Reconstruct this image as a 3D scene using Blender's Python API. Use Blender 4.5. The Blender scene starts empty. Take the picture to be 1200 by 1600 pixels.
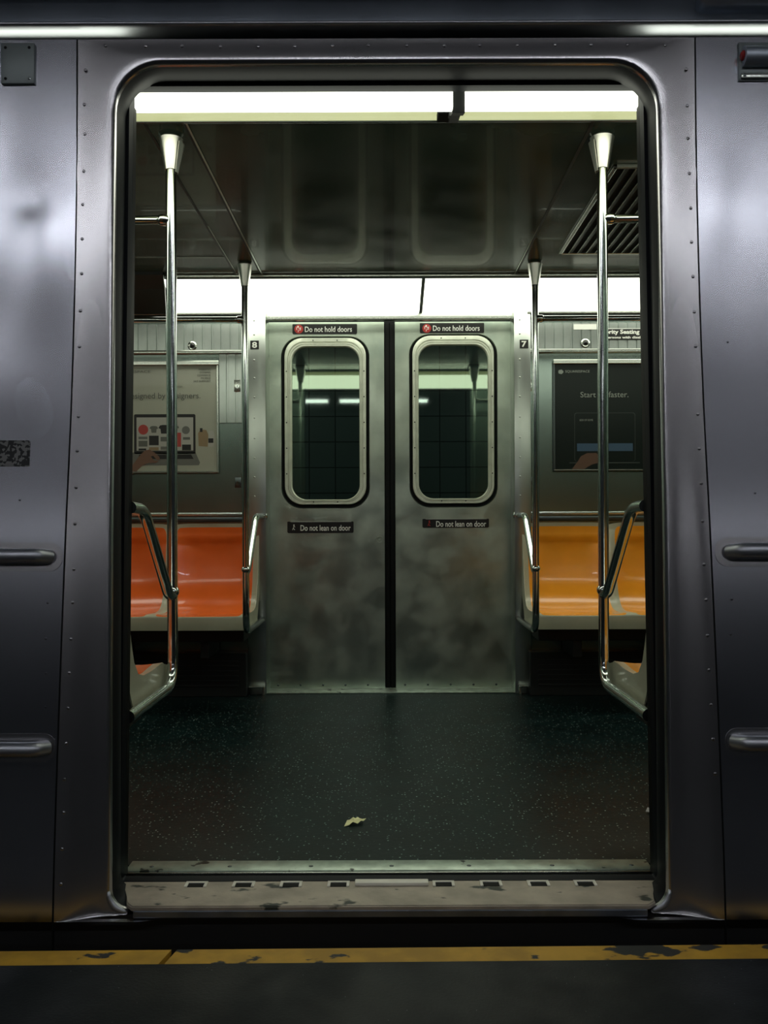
import bpy, bmesh, math, random
from mathutils import Vector
random.seed(7)
PI = math.pi
S = bpy.context.scene
COL = S.collection

# ------------------------------------------------------------------ camera
F = 1400.0; EYE = 0.846; CAMD = 1.99; CX = 606.0; CY = 820.0
cam = bpy.data.cameras.new('camera'); camo = bpy.data.objects.new('camera', cam); COL.objects.link(camo)
cam.sensor_fit = 'VERTICAL'; cam.sensor_height = 36.0; cam.lens = F/1600*36
cam.shift_x = -6/1600; cam.shift_y = 20/1600
cam.clip_start = 0.05; cam.clip_end = 100
camo.location = (0, -CAMD, EYE); camo.rotation_euler = (PI/2, math.radians(0.2), 0)
S.camera = camo
# ------------------------------------------------------------------ world, exposure
w = bpy.data.worlds.new('world'); S.world = w; w.use_nodes = True
w.node_tree.nodes['Background'].inputs[0].default_value = (0.55, 0.75, 0.8, 1)
w.node_tree.nodes['Background'].inputs[1].default_value = 0.012
S.view_settings.view_transform = 'Standard'; S.view_settings.look = 'None'
S.view_settings.exposure = 0.0; S.view_settings.gamma = 1.0; S.view_settings.use_curve_mapping = False
# lamp levels
L_COVE = 3.6         # saloon light diffusers
L_ROW_NEAR = 12.5      # platform tubes over the train
L_ROW_FAR = 6.0       # platform tubes further back
C_COVE = (.97, 1.0, 0.84)
C_PLAT = (0.93, 0.95, 1.0)

def at(px, py, D):
    return Vector(((px-CX)*D/F, D-CAMD, EYE-(py-CY)*D/F))

# ------------------------------------------------------------------ materials
def mat(name, col, rough=.5, metal=0., spec=.5, coat=0., emit=None, estr=0., noise=None, bump=None, stain=None, rvar=None, aniso=None):
    """noise=(scale, amount, stretch xyz) mottles colour; bump=(scale, strength, dist, stretch); stain=(scale, threshold, colour)"""
    m = bpy.data.materials.new(name); m.use_nodes = True
    nt = m.node_tree; N = nt.nodes; L = nt.links
    b = N['Principled BSDF']
    b.inputs['Base Color'].default_value = (*col, 1); b.inputs['Roughness'].default_value = rough
    b.inputs['Metallic'].default_value = metal; b.inputs['Specular IOR Level'].default_value = spec
    b.inputs['Coat Weight'].default_value = coat
    if emit:
        b.inputs['Emission Color'].default_value = (*emit, 1); b.inputs['Emission Strength'].default_value = estr
    tc = N.new('ShaderNodeTexCoord')
    def nz(scale, stretch, detail=4):
        mp = N.new('ShaderNodeMapping'); mp.inputs['Scale'].default_value = stretch
        L.new(tc.outputs['Object'], mp.inputs['Vector'])
        t = N.new('ShaderNodeTexNoise'); t.inputs['Scale'].default_value = scale; t.inputs['Detail'].default_value = detail
        L.new(mp.outputs[0], t.inputs['Vector']); return t
    src = None
    if noise:
        t = nz(noise[0], noise[2] if len(noise) > 2 else (1, 1, 1))
        mx = N.new('ShaderNodeMix'); mx.data_type = 'RGBA'
        a = noise[1]
        mx.inputs['A'].default_value = (*[c*(1-a) for c in col], 1); mx.inputs['B'].default_value = (*[min(1, c*(1+a)) for c in col], 1)
        r = N.new('ShaderNodeMapRange'); r.interpolation_type = 'SMOOTHSTEP'; r.inputs['From Min'].default_value = .3; r.inputs['From Max'].default_value = .7
        L.new(t.outputs['Fac'], r.inputs['Value']); L.new(r.outputs[0], mx.inputs['Factor'])
        src = mx.outputs['Result']
    if stain:
        t = nz(stain[0], stain[3] if len(stain) > 3 else (1, 1, 1), 5)
        r = N.new('ShaderNodeMapRange'); r.interpolation_type = 'SMOOTHSTEP'; r.inputs['From Min'].default_value = stain[1]; r.inputs['From Max'].default_value = stain[1]+(stain[4] if len(stain) > 4 else .06)
        L.new(t.outputs['Fac'], r.inputs['Value'])
        mx = N.new('ShaderNodeMix'); mx.data_type = 'RGBA'
        if src: L.new(src, mx.inputs['A'])
        else: mx.inputs['A'].default_value = (*col, 1)
        mx.inputs['B'].default_value = (*stain[2], 1)
        L.new(r.outputs[0], mx.inputs['Factor']); src = mx.outputs['Result']
    if src: L.new(src, b.inputs['Base Color'])
    if rvar:
        t = nz(rvar[0], rvar[2] if len(rvar) > 2 else (1, 1, 1))
        r = N.new('ShaderNodeMapRange'); r.interpolation_type = 'SMOOTHSTEP'; r.inputs['From Min'].default_value = .3; r.inputs['From Max'].default_value = .7
        r.inputs['To Min'].default_value = rough-rvar[1]; r.inputs['To Max'].default_value = rough+rvar[1]
        L.new(t.outputs['Fac'], r.inputs['Value']); L.new(r.outputs[0], b.inputs['Roughness'])
    if bump:
        t = nz(bump[0], bump[3] if len(bump) > 3 else (1, 1, 1))
        bp = N.new('ShaderNodeBump'); bp.inputs['Strength'].default_value = bump[1]; bp.inputs['Distance'].default_value = bump[2]
        L.new(t.outputs['Fac'], bp.inputs['Height']); L.new(bp.outputs[0], b.inputs['Normal'])
    return m

M = {}
M['ext'] = mat('brushed_body_steel', (.50, .51, .56), .22, 1, noise=(5, .03))
M['frame'] = mat('door_surround_steel', (.54, .53, .545), .25, 1, noise=(7, .03))
M['gutter'] = mat('gutter_steel', (.45, .50, .56), .5, 1, noise=(6, .1))
M['gutter_hi'] = mat('gutter_edge', (.50, .52, .56), .42, 1)
M['jamb'] = mat('black_door_rubber', (.005, .007, .010), .55, 0, .2)
M['dark'] = mat('black_underbody', (.008, .009, .01), .6)
M['door'] = mat('satin_door_steel', (.49, .56, .47), .36, 1, noise=(6, .14), rvar=(9, .07), bump=(160, .12, .002),
                stain=(3.1, .50, (.30, .37, .32), (1, 1, .8), .28))
M['post'] = mat('satin_post_steel', (.50, .54, .50), .30, 1, noise=(5, .08))
M['wall'] = mat('car_wall_steel', (.30, .37, .34), .24, 1, noise=(2.5, .10))
M['rib'] = mat('ribbed_wall_steel', (.50, .55, .52), .28, 1, noise=(5, .15))
M['trim'] = mat('pale_trim_metal', (.62, .66, .60), .25, 1)
M['trimdk'] = mat('dark_trim_metal', (.12, .14, .14), .3, 1)
M['ring'] = mat('window_ring_metal', (.66, .70, .58), .42, .6, noise=(20, .08))
M['rubber'] = mat('black_rubber', (.004, .005, .005), .6, 0, .15)
M['chrome'] = mat('pole_steel', (.62, .66, .64), .13, 1, rvar=(8, .04))
M['cone'] = mat('cone_steel', (.70, .70, .64), .3, 1)
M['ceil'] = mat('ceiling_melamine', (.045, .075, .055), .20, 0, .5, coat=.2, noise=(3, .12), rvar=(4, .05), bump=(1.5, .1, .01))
M['seam'] = mat('ceiling_seam', (.02, .025, .022), .5)
M['lip'] = mat('cove_lip_cream', (.62, .66, .42), .35)
M['floor'] = mat('speckled_floor', (.003, .011, .011), .36, 0, .15, noise=(5, .3), bump=(60, .15, .002))
M['cream'] = mat('seat_shell_cream', (.46, .46, .33), .3, 0, .5, coat=.2, noise=(9, .06))
M['orange'] = mat('seat_red_orange', (.85, .15, .02), .24, 0, .5, coat=.5, noise=(5, .06), bump=(120, .05, .001))
M['amber'] = mat('seat_amber', (.92, .36, .02), .24, 0, .5, coat=.5, noise=(5, .06), bump=(120, .05, .001))
M['black'] = mat('sign_black', (.006, .006, .006), .35)
M['white'] = mat('sign_white', (.80, .82, .76), .5)
M['red'] = mat('sign_red', (.42, .03, .025), .4)
M['cover'] = mat('painted_grey_plate', (.22, .25, .25), .45, .4, noise=(8, .06))
M['sill'] = mat('worn_sill', (.47, .42, .34), .55, .35, noise=(10, .2), stain=(9, .60, (.06, .07, .06), (1, 1.6, 1), .05), bump=(40, .4, .004))
M['sillface'] = mat('sill_face', (.22, .25, .30), .42, .85, noise=(12, .2))
M['thresh'] = mat('threshold_metal', (.48, .56, .48), .4, .8, noise=(20, .2), stain=(18, .64, (.07, .08, .07), (1, 1, 1), .04))
M['clip'] = mat('pale_clip_metal', (.95, .93, .80), .5, 0)
M['yellow'] = mat('worn_yellow_paint', (.62, .35, .03), .6, noise=(12, .18), stain=(8, .575, (.02, .022, .02), (1, 1.6, 1), .03))
M['plat'] = mat('dark_platform_paving', (.006, .010, .011), .6, 0, .3, noise=(3, .25), bump=(140, .25, .003), rvar=(5, .1))
M['leaf'] = mat('dry_yellow_leaf', (.92, .88, .45), .55, noise=(40, .15))
M['paper'] = mat('paper_scrap', (.6, .6, .6), .6)
M['lens'] = mat('dark_lens', (.01, .01, .01), .1)
M['redlamp'] = mat('red_lamp_lens', (.40, .03, .03), .25)
M['grille'] = mat('heater_grille', (.012, .015, .014), .45)
M['plceil'] = mat('platform_ceiling_paint', (.03, .03, .035), .8, noise=(2, .1))
M['plwall'] = mat('platform_wall_tile', (.05, .055, .06), .6)
M['post_l'] = mat('poster_paper_grey', (.42, .44, .35), .35, coat=.15, noise=(3, .05))
M['post_d'] = mat('poster_paper_dark', (.006, .012, .010), .3, 0, .3)
M['p_grey'] = mat('print_grey', (.13, .14, .12), .5)
M['p_screen'] = mat('print_screen', (.46, .47, .42), .5)
M['p_black'] = mat('print_black', (.015, .016, .016), .5)
M['p_red'] = mat('print_red', (.45, .06, .05), .5)
M['p_tan'] = mat('print_tan', (.30, .22, .12), .5)
M['p_skin'] = mat('print_skin', (.19, .105, .07), .5)
M['p_alu'] = mat('print_aluminium', (.16, .17, .15), .5)
M['p_blue'] = mat('print_blue', (.045, .10, .17), .5)
M['p_line'] = mat('print_line', (.045, .06, .055), .5)
M['p_dskin'] = mat('print_skin_dim', (.12, .065, .04), .5)
M['p_txt'] = mat('print_pale_text', (.30, .34, .30), .5)
M['stone'] = mat('fixture_paint', (.25, .25, .26), .6)

def emis(name, col, s):
    m = bpy.data.materials.new(name); m.use_nodes = True
    b = m.node_tree.nodes['Principled BSDF']
    b.inputs['Base Color'].default_value = (.8, .8, .8, 1); b.inputs['Roughness'].default_value = .4
    b.inputs['Emission Color'].default_value = (*col, 1); b.inputs['Emission Strength'].default_value = s
    return m
M['cove'] = emis('lit_diffuser', C_COVE, L_COVE)
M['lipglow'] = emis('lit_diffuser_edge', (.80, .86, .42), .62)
M['tubeA'] = emis('lit_tube_near', C_PLAT, L_ROW_NEAR)
M['tubeB'] = emis('lit_tube_far', C_PLAT, L_ROW_FAR)

def glass_mat():
    m = bpy.data.materials.new('dark_door_glass'); m.use_nodes = True
    nt = m.node_tree; N = nt.nodes; L = nt.links
    N.remove(N['Principled BSDF'])
    out = N['Material Output']
    tr = N.new('ShaderNodeBsdfTransparent'); tr.inputs[0].default_value = (.62, .72, .70, 1)
    gl = N.new('ShaderNodeBsdfGlossy'); gl.inputs['Roughness'].default_value = .025; gl.inputs['Color'].default_value = (.80, .95, .72, 1)
    fr = N.new('ShaderNodeFresnel'); fr.inputs['IOR'].default_value = 1.5
    ad = N.new('ShaderNodeMath'); ad.operation = 'ADD'; ad.inputs[1].default_value = .10
    mx = N.new('ShaderNodeMixShader')
    L.new(fr.outputs[0], ad.inputs[0]); L.new(ad.outputs[0], mx.inputs[0]); L.new(tr.outputs[0], mx.inputs[1]); L.new(gl.outputs[0], mx.inputs[2])
    L.new(mx.outputs[0], out.inputs[0]); return m
M['glass'] = glass_mat()

def floor_speckle(m, scale, thr, col):
    nt = m.node_tree; N = nt.nodes; L = nt.links; b = N['Principled BSDF']
    prev = b.inputs['Base Color'].links[0].from_socket
    tc = N.new('ShaderNodeTexCoord'); v = N.new('ShaderNodeTexVoronoi'); v.inputs['Scale'].default_value = scale
    L.new(tc.outputs['Object'], v.inputs['Vector'])
    r = N.new('ShaderNodeMapRange'); r.interpolation_type = 'SMOOTHSTEP'; r.inputs['From Min'].default_value = thr; r.inputs['From Max'].default_value = thr*.5
    L.new(v.outputs['Distance'], r.inputs['Value'])
    sp = N.new('ShaderNodeSeparateColor'); L.new(v.outputs['Color'], sp.inputs[0])
    g = N.new('ShaderNodeMath'); g.operation = 'GREATER_THAN'; g.inputs[1].default_value = .45; L.new(sp.outputs[0], g.inputs[0])
    mu = N.new('ShaderNodeMath'); mu.operation = 'MULTIPLY'; L.new(r.outputs[0], mu.inputs[0]); L.new(g.outputs[0], mu.inputs[1])
    mu2 = N.new('ShaderNodeMath'); mu2.operation = 'MULTIPLY'; L.new(mu.outputs[0], mu2.inputs[0]); L.new(sp.outputs[1], mu2.inputs[1])
    mx = N.new('ShaderNodeMix'); mx.data_type = 'RGBA'; L.new(prev, mx.inputs['A']); mx.inputs['B'].default_value = (*col, 1)
    L.new(mu2.outputs[0], mx.inputs['Factor']); L.new(mx.outputs['Result'], b.inputs['Base Color'])
floor_speckle(M['floor'], 90, .26, (.42, .62, .56))
floor_speckle(M['plat'], 60, .06, (.4, .45, .45))

def tile_mat():
    m = mat('dark_wall_tiles', (.16, .2, .19), .35)
    nt = m.node_tree; N = nt.nodes; L = nt.links; b = N['Principled BSDF']
    tc = N.new('ShaderNodeTexCoord'); sp = N.new('ShaderNodeSeparateXYZ'); cb = N.new('ShaderNodeCombineXYZ')
    L.new(tc.outputs['Object'], sp.inputs[0]); L.new(sp.outputs['X'], cb.inputs['X']); L.new(sp.outputs['Z'], cb.inputs['Y'])
    br = N.new('ShaderNodeTexBrick'); br.offset = 0; br.inputs['Scale'].default_value = 1
    br.inputs['Brick Width'].default_value = .182; br.inputs['Row Height'].default_value = .178; br.inputs['Mortar Size'].default_value = .004
    br.inputs['Color1'].default_value = (.17, .22, .21, 1); br.inputs['Color2'].default_value = (.20, .25, .24, 1); br.inputs['Mortar'].default_value = (.015, .02, .02, 1)
    L.new(cb.outputs[0], br.inputs['Vector']); L.new(br.outputs['Color'], b.inputs['Base Color'])
    return m
M['tile'] = tile_mat()

# ------------------------------------------------------------------ helpers
def obj(name, bm, m, parent=None, smooth=False, loc=None):
    me = bpy.data.meshes.new(name); bmesh.ops.recalc_face_normals(bm, faces=bm.faces); bm.to_mesh(me); bm.free()
    me.materials.append(M[m] if isinstance(m, str) else m)
    if smooth:
        for p in me.polygons: p.use_smooth = True
    o = bpy.data.objects.new(name, me); COL.objects.link(o)
    if parent: o.parent = parent
    if loc: o.location = loc
    return o
def sharp(o, ang=35):
    for p in o.data.polygons: p.use_smooth = True
    o.data.set_sharp_from_angle(angle=math.radians(ang)); return o
def thing(name, label, cat, loc=(0, 0, 0), group=None):
    o = bpy.data.objects.new(name, None); COL.objects.link(o); o.location = loc; o.empty_display_size = .05
    o['label'] = label; o['category'] = cat
    if group: o['group'] = group
    return o
def tag(o, label, cat, group=None):
    o['label'] = label; o['category'] = cat
    if group: o['group'] = group
    return o
def struct(o): o['kind'] = 'structure'; return o
def offs(bm, v):
    for x in bm.verts: x.co -= Vector(v)
    return bm
def box(bm, x0, x1, y0, y1, z0, z1, bev=0, seg=2):
    n = bmesh.ops.create_cube(bm, size=1)['verts']
    for v in n:
        v.co = Vector(((x0+x1)/2+v.co.x*(x1-x0), (y0+y1)/2+v.co.y*(y1-y0), (z0+z1)/2+v.co.z*(z1-z0)))
    if bev > 0:
        es = list({e for v in n for e in v.link_edges})
        bmesh.ops.bevel(bm, geom=es, offset=bev, segments=seg, affect='EDGES', profile=.5, clamp_overlap=True)
    return bm
def B(x0, x1, y0, y1, z0, z1, bev=0, seg=2):
    return box(bmesh.new(), min(x0, x1), max(x0, x1), min(y0, y1), max(y0, y1), min(z0, z1), max(z0, z1), bev, seg)
def bend(pts, r, n=7):
    """round the corners of a polyline"""
    out = [Vector(pts[0])]
    for i in range(1, len(pts)-1):
        p, a, b = Vector(pts[i]), Vector(pts[i-1]), Vector(pts[i+1])
        da, db = (a-p), (b-p); rr = min(r, da.length*.49, db.length*.49)
        s, e = p+da.normalized()*rr, p+db.normalized()*rr
        for k in range(n+1):
            t = k/n; out.append(s*(1-t)**2+p*2*t*(1-t)+e*t*t)
    out.append(Vector(pts[-1])); return out
def tube(bm, pts, r, seg=20, caps=True):
    pts = [Vector(p) for p in pts]; rings = []
    T = [(pts[min(i+1, len(pts)-1)]-pts[max(i-1, 0)]).normalized() for i in range(len(pts))]
    up = Vector((0, 0, 1)) if abs(T[0].z) < .9 else Vector((1, 0, 0))
    nrm = T[0].cross(up).normalized()
    for i, p in enumerate(pts):
        nrm = (nrm-T[i]*nrm.dot(T[i])).normalized(); bi = T[i].cross(nrm)
        rr = r[i] if isinstance(r, (list, tuple)) else r
        rings.append([bm.verts.new(p+(nrm*math.cos(a)+bi*math.sin(a))*rr) for a in [2*PI*k/seg for k in range(seg)]])
    for a, b in zip(rings, rings[1:]):
        for k in range(seg): bm.faces.new((a[k], a[(k+1) % seg], b[(k+1) % seg], b[k]))
    if caps:
        bm.faces.new(rings[0]); bm.faces.new(rings[-1][::-1])
    return bm
def lathe(bm, c, prof, axis='z', seg=28):
    """prof = [(r, h)]"""
    c = Vector(c); rings = []
    for r, h in prof:
        ring = []
        for k in range(seg):
            a = 2*PI*k/seg; u, v = r*math.cos(a), r*math.sin(a)
            d = {'z': (u, v, h), 'y': (u, h, v), 'x': (h, u, v)}[axis]
            ring.append(bm.verts.new(c+Vector(d)))
        rings.append(ring)
    for a, b in zip(rings, rings[1:]):
        for k in range(seg): bm.faces.new((a[k], a[(k+1) % seg], b[(k+1) % seg], b[k]))
    bm.faces.new(rings[0]); bm.faces.new(rings[-1][::-1])
    return bm
def rr(hw, top, bot, rt, rb, n=10, cx=0., ch=False):
    """rounded rectangle outline in x-z, same vertex count always"""
    P = []
    def arc(x, z, r, a0):
        for k in range(n+1):
            a = a0+PI/2*k/n
            P.append((cx+x+r*math.cos(a), z+r*math.sin(a)))
    def seg(a, b, m):
        for k in range(1, m): P.append((a[0]+(b[0]-a[0])*k/m, a[1]+(b[1]-a[1])*k/m))
    arc(hw-rt, top-rt, rt, 0); seg(P[-1], (cx-hw+rt, top), 8)
    arc(-hw+rt, top-rt, rt, PI/2); seg(P[-1], (cx-hw, bot+rb), 16)
    arc(-hw+rb, bot+rb, rb, PI); seg(P[-1], (cx+hw-rb, bot), 8)
    arc(hw-rb, bot+rb, rb, 3*PI/2); seg(P[-1], (cx+hw, top-rt), 16)
    return P
def loft(bm, loops, closed_last=False, closed_first=False):
    V = [[bm.verts.new(p) for p in l] for l in loops]
    n = len(V[0])
    for a, b in zip(V, V[1:]):
        for k in range(n): bm.faces.new((a[k], a[(k+1) % n], b[(k+1) % n], b[k]))
    if closed_last: bm.faces.new(V[-1])
    if closed_first: bm.faces.new(V[0][::-1])
    return bm
def extr(bm, prof, x0, x1):
    """closed y-z profile extruded along x"""
    a = [bm.verts.new((x0, y, z)) for y, z in prof]; b = [bm.verts.new((x1, y, z)) for y, z in prof]
    n = len(prof)
    for k in range(n): bm.faces.new((a[k], a[(k+1) % n], b[(k+1) % n], b[k]))
    bm.faces.new(a[::-1]); bm.faces.new(b); return bm
def plate(bm, outline, y0, y1):
    """x-z outline extruded between y0 and y1"""
    a = [bm.verts.new((x, y0, z)) for x, z in outline]; b = [bm.verts.new((x, y1, z)) for x, z in outline]
    n = len(outline)
    for k in range(n): bm.faces.new((a[k], a[(k+1) % n], b[(k+1) % n], b[k]))
    bm.faces.new(a[::-1]); bm.faces.new(b); return bm
def text(name, s, x0, x1, z0, z1, y, m, parent=None, bold=.012, depth=.0004):
    c = bpy.data.curves.new(name, 'FONT'); c.body = s; c.offset = bold; c.extrude = .01; c.resolution_u = 3
    t = bpy.data.objects.new('tmp', c); COL.objects.link(t)
    dg = bpy.context.evaluated_depsgraph_get(); dg.update()
    me = bpy.data.meshes.new_from_object(t.evaluated_get(dg)); bpy.data.objects.remove(t); bpy.data.curves.remove(c)
    xs = [v.co.x for v in me.vertices]; ys = [v.co.y for v in me.vertices]; zs = [v.co.z for v in me.vertices]
    ax, bx, ay, by = min(xs), max(xs), min(ys), max(ys); az, bz = min(zs), max(zs)
    for v in me.vertices:
        v.co = Vector((x0+(v.co.x-ax)/(bx-ax)*(x1-x0), y-(v.co.z-az)/(bz-az)*depth, z0+(v.co.y-ay)/(by-ay)*(z1-z0)))
    me.materials.append(M[m]); o = bpy.data.objects.new(name, me); COL.objects.link(o)
    if parent: o.parent = parent
    return o
def ipol(tab, z):
    """smooth interpolation in a table sorted by rising z"""
    if z <= tab[0][0]:
        (z0, a), (z1, b) = tab[0], tab[1]; return a+(b-a)*(z-z0)/(z1-z0)*.5
    for i, ((z0, a), (z1, b)) in enumerate(zip(tab, tab[1:])):
        if z <= z1:
            t = (z-z0)/(z1-z0)
            pa = tab[i-1] if i > 0 else tab[i]; pb = tab[i+2] if i+2 < len(tab) else tab[i+1]
            m0 = (b-pa[1])/(z1-pa[0]); m1 = (pb[1]-a)/(pb[0]-z0); h = z1-z0
            return (2*t**3-3*t*t+1)*a+(t**3-2*t*t+t)*h*m0+(-2*t**3+3*t*t)*b+(t**3-t*t)*h*m1
    return tab[-1][1]

# side-wall lean of the car body, y as a function of height
BODY = [(-.6, -.008), (-.05, .0), (.242, .023), (.787, .083), (1.18, .134), (1.648, .169), (2.023, .178), (2.2, .18)]
def P_(z): return ipol(BODY, z)
def E_(z): return P_(z)+ipol([(-.06, .027), (.2, .023), (.72, .015), (1.18, .006), (1.648, -.003), (2.1, -.003)], z)
def WF(z): return ipol([(-.06, .957), (.27, .9655), (.72, .9805), (1.18, .996), (1.648, 1.0), (2.1, 1.0)], z)
def IN_(z): return .17+.10*max(0, min(1, z/1.937))
LEN = 2.25            # half length of the modelled piece of car
FW = 2.51             # far wall y
FD = 2.62             # far door y

# ================================================================== STRUCTURE
# platform: slab with worn yellow edge
YP = -.092
def plat_edge(x): return YP+.012*x          # platform edge runs a touch askew
bm = bmesh.new()
def quadslab(bm, x0, x1, ya0, ya1, yb0, yb1, z0, z1):
    v = [bm.verts.new(p) for p in ((x0, ya0, z0), (x1, yb0, z0), (x1, yb1, z0), (x0, ya1, z0), (x0, ya0, z1), (x1, yb0, z1), (x1, yb1, z1), (x0, ya1, z1))]
    for f in ((0, 1, 2, 3), (4, 5, 6, 7), (0, 1, 5, 4), (1, 2, 6, 5), (2, 3, 7, 6), (3, 0, 4, 7)): bm.faces.new([v[i] for i in f])
quadslab(bm, -6, 6, -12, plat_edge(-6)-.062, -12, plat_edge(6)-.062, -.25, -.05)
struct(obj('floor_platform', bm, 'plat'))
yj = at(266, 1492, 1.87).x
for i, (x0, x1) in enumerate(((-6, yj-.006), (yj+.006, 6))):
    bm = bmesh.new(); sk = .012
    quadslab(bm, x0, x1, plat_edge(x0)-.0615, plat_edge(x0), plat_edge(x1)-.0615, plat_edge(x1), -.25, -.05)
    if i == 0:
        for v in bm.verts:
            if abs(v.co.x-x1) < 1e-5 and v.co.y < plat_edge(x1)-.03: v.co.x -= .012
    else:
        for v in bm.verts:
            if abs(v.co.x-x0) < 1e-5 and v.co.y < plat_edge(x0)-.03: v.co.x -= .012
    struct(obj('trim_%d' % (i+1), bm, 'yellow'))
struct(obj('wall_trackbed', B(-6, 6, -.25, 5.2, -1.3, -1.2), 'dark'))
struct(obj('ceiling_platform', B(-6, 6, -12, -.9, 3.25, 3.35), 'plceil'))
struct(obj('wall_platform', B(-6, 6, -12.15, -12, -.25, 3.25), 'plwall'))
struct(obj('wall_tunnel', B(-6, 6, 4.25, 4.4, -1.2, 3.6), 'tile', loc=None))

# car floor
struct(obj('floor', B(-LEN, LEN, .244, FD+.02, -.03, 0), 'floor'))
# underbody skirt of the car below the doors
struct(obj('wall_underbody', B(-LEN, LEN, .06, 2.6, -.7, -.06), 'dark'))

# exterior side panels (curved sheets with slight dents)
def dent(x, z):
    d = 0
    for cx, cz, sx, sz, a in ((-.86, 1.62, .045, .035, .0012), (-.92, 1.75, .07, .30, .0025), (-.80, 1.50, .07, .22, -.004), (-.95, 1.35, .08, .12, .003), (-.80, 1.30, .09, .16, .003), (-.90, 1.12, .10, .10, -.002),
                              (.88, 1.45, .10, .25, .002), (.82, 1.62, .06, .12, -.0015), (-.86, 1.615, .010, .010, .0008)):
        d += a*math.exp(-((x-cx)/sx)**2-((z-cz)/sz)**2)
    return d
def body_panel(sgn, name):
    bm = bmesh.new(); nx, nz = 60, 120; x0, x1 = .7485, LEN; z0, z1 = -.034, 2.023
    front = []; 
    for j in range(nz+1):
        z = z0+(z1-z0)*j/nz; row = []
        for i in range(nx+1):
            t = i/nx; x = sgn*(x0+(x1-x0)*t**1.8)
            row.append(bm.verts.new((x, P_(z)+dent(x, z), z)))
        front.append(row)
    for j in range(nz):
        for i in range(nx): bm.faces.new((front[j][i], front[j][i+1], front[j+1][i+1], front[j+1][i]))
    ext = bmesh.ops.extrude_face_region(bm, geom=bm.faces[:])
    for v in [g for g in ext['geom'] if isinstance(g, bmesh.types.BMVert)]: v.co.y += .003
    o = obj(name, bm, 'ext', smooth=False); sharp(o, 40); return struct(o)
wl = body_panel(-1, 'wall_left'); wr = body_panel(1, 'wall_right')

# door surround, one pressed sheet with a rolled edge
def osurf(x, z):
    """surface between outer seam and rolled edge"""
    return None
inner = rr(.667, 1.972, -.03, .125, .05)
outer = rr(.7465, 2.023, -.034, .002, .002)
loops = []
NS = 7
for s in range(NS+1):
    t = s/NS; l = []
    for (xa, za), (xb, zb) in zip(outer, inner):
        x = xa+(xb*WF(zb)-xa)*t; z = za+(zb-za)*t
        tt = t*t*(3-2*t)
        l.append((x, P_(z)*(1-tt)+E_(z)*tt, z))
    loops.append(l)
for ins, dy in ((.002, .0005), (.006, .003), (.010, .008), (.012, .014)):
    l = rr(.667-ins, 1.972-ins, -.03+ins, .125-ins, .05-ins*.8)
    loops.append([(x*WF(z), E_(z)+dy, z) for x, z in l])
bm = loft(bmesh.new(), loops)
bmesh.ops.delete(bm, geom=[f for f in bm.faces if abs(f.calc_center_median().x) < .585 and f.calc_center_median().z < .0], context='FACES')
o = obj('wall_door_surround', bm, 'frame'); sharp(o, 50); surround = struct(o)
# black rubber reveal between rolled edge and the clear opening
l0 = rr(.650, 1.955, -.013, .11, .038); l1 = rr(.650, 1.953, -.012, .10, .035); l2 = rr(.6375, 1.940, 0.0, .018, .004)
def ch(pts):   # door-head corners are cut square-ish with a small chamfer
    return pts
bm = loft(bmesh.new(), [[(x*WF(z), E_(z)+.014, z) for x, z in rr(.655, 1.960, -.018, .113, .041)], [(x*WF(z), E_(z)+.030, z) for x, z in rr(.651, 1.956, -.014, .11, .038)], [(x*WF(z), E_(z)+.045, z) for x, z in l0], [(x*(.5+.5*WF(z)), IN_(z)-.035, z) for x, z in l1], [(x, IN_(z)-.02, z) for x, z in l1],
                        [(x, IN_(z)-.02, z) for x, z in rr(.642, 1.944, -.004, .022, .008)],
                        [(x, IN_(z), z) for x, z in l2], [(x, IN_(z)+.004, z) for x, z in rr(.6375, 1.940, 0, .018, .004)]])
struct(sharp(obj('trim_3', bm, 'jamb'), 30))
for s_, nm in ((-1, 'trim_70'), (1, 'trim_71')):
    bm = bmesh.new(); pr_ = None
    for j in range(61):
        z = -.55+(2.023+.55)*j/60; y = P_(z)
        row = [bm.verts.new((s_*.7455, y-.0004, z)), bm.verts.new((s_*.7493, y-.0004, z)), bm.verts.new((s_*.7493, y+.004, z)), bm.verts.new((s_*.7455, y+.004, z))]
        if pr_:
            for k in range(4): bm.faces.new((pr_[k], pr_[(k+1) % 4], row[(k+1) % 4], row[k]))
        pr_ = row
    struct(obj(nm, bm, 'rubber'))
struct(obj('wall_skirt', B(-LEN, LEN, .032, .05, -.55, -.032), 'dark'))
# rivets of the surround
def rivet_bm(p, r=.0042):
    bm = bmesh.new(); lathe(bm, p, [(r, 0), (r*.96, -.0008), (r*.7, -.0017), (r*.3, -.0021)], 'y', 14); return bm
RV = [(168, 70), (230, 71), (287, 71), (347, 72), (406, 72), (463, 72), (522, 71), (578, 71), (638, 71), (697, 72), (752, 71), (811, 71), (870, 71), (926, 71), (983, 71), (1042, 72),
      (136, 108), (134, 162), (135, 208), (133, 266), (131, 318), (130, 372), (129, 426), (127, 484), (125, 540), (123, 649), (121, 703), (119, 760), (117, 817), (115, 888), (113, 940), (110, 997), (107, 1050), (105, 1105), (102, 1160), (99, 1216), (98, 1268), (95, 1325), (93, 1380),
      (1075, 110), (1076, 167), (1077, 218), (1079, 273), (1081, 327), (1082, 380), (1084, 434), (1086, 489), (1088, 543), (1091, 649), (1093, 703), (1096, 757), (1098, 816), (1100, 884), (1103, 939), (1105, 995), (1107, 1049), (1110, 1103), (1113, 1157), (1116, 1211)]
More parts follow.
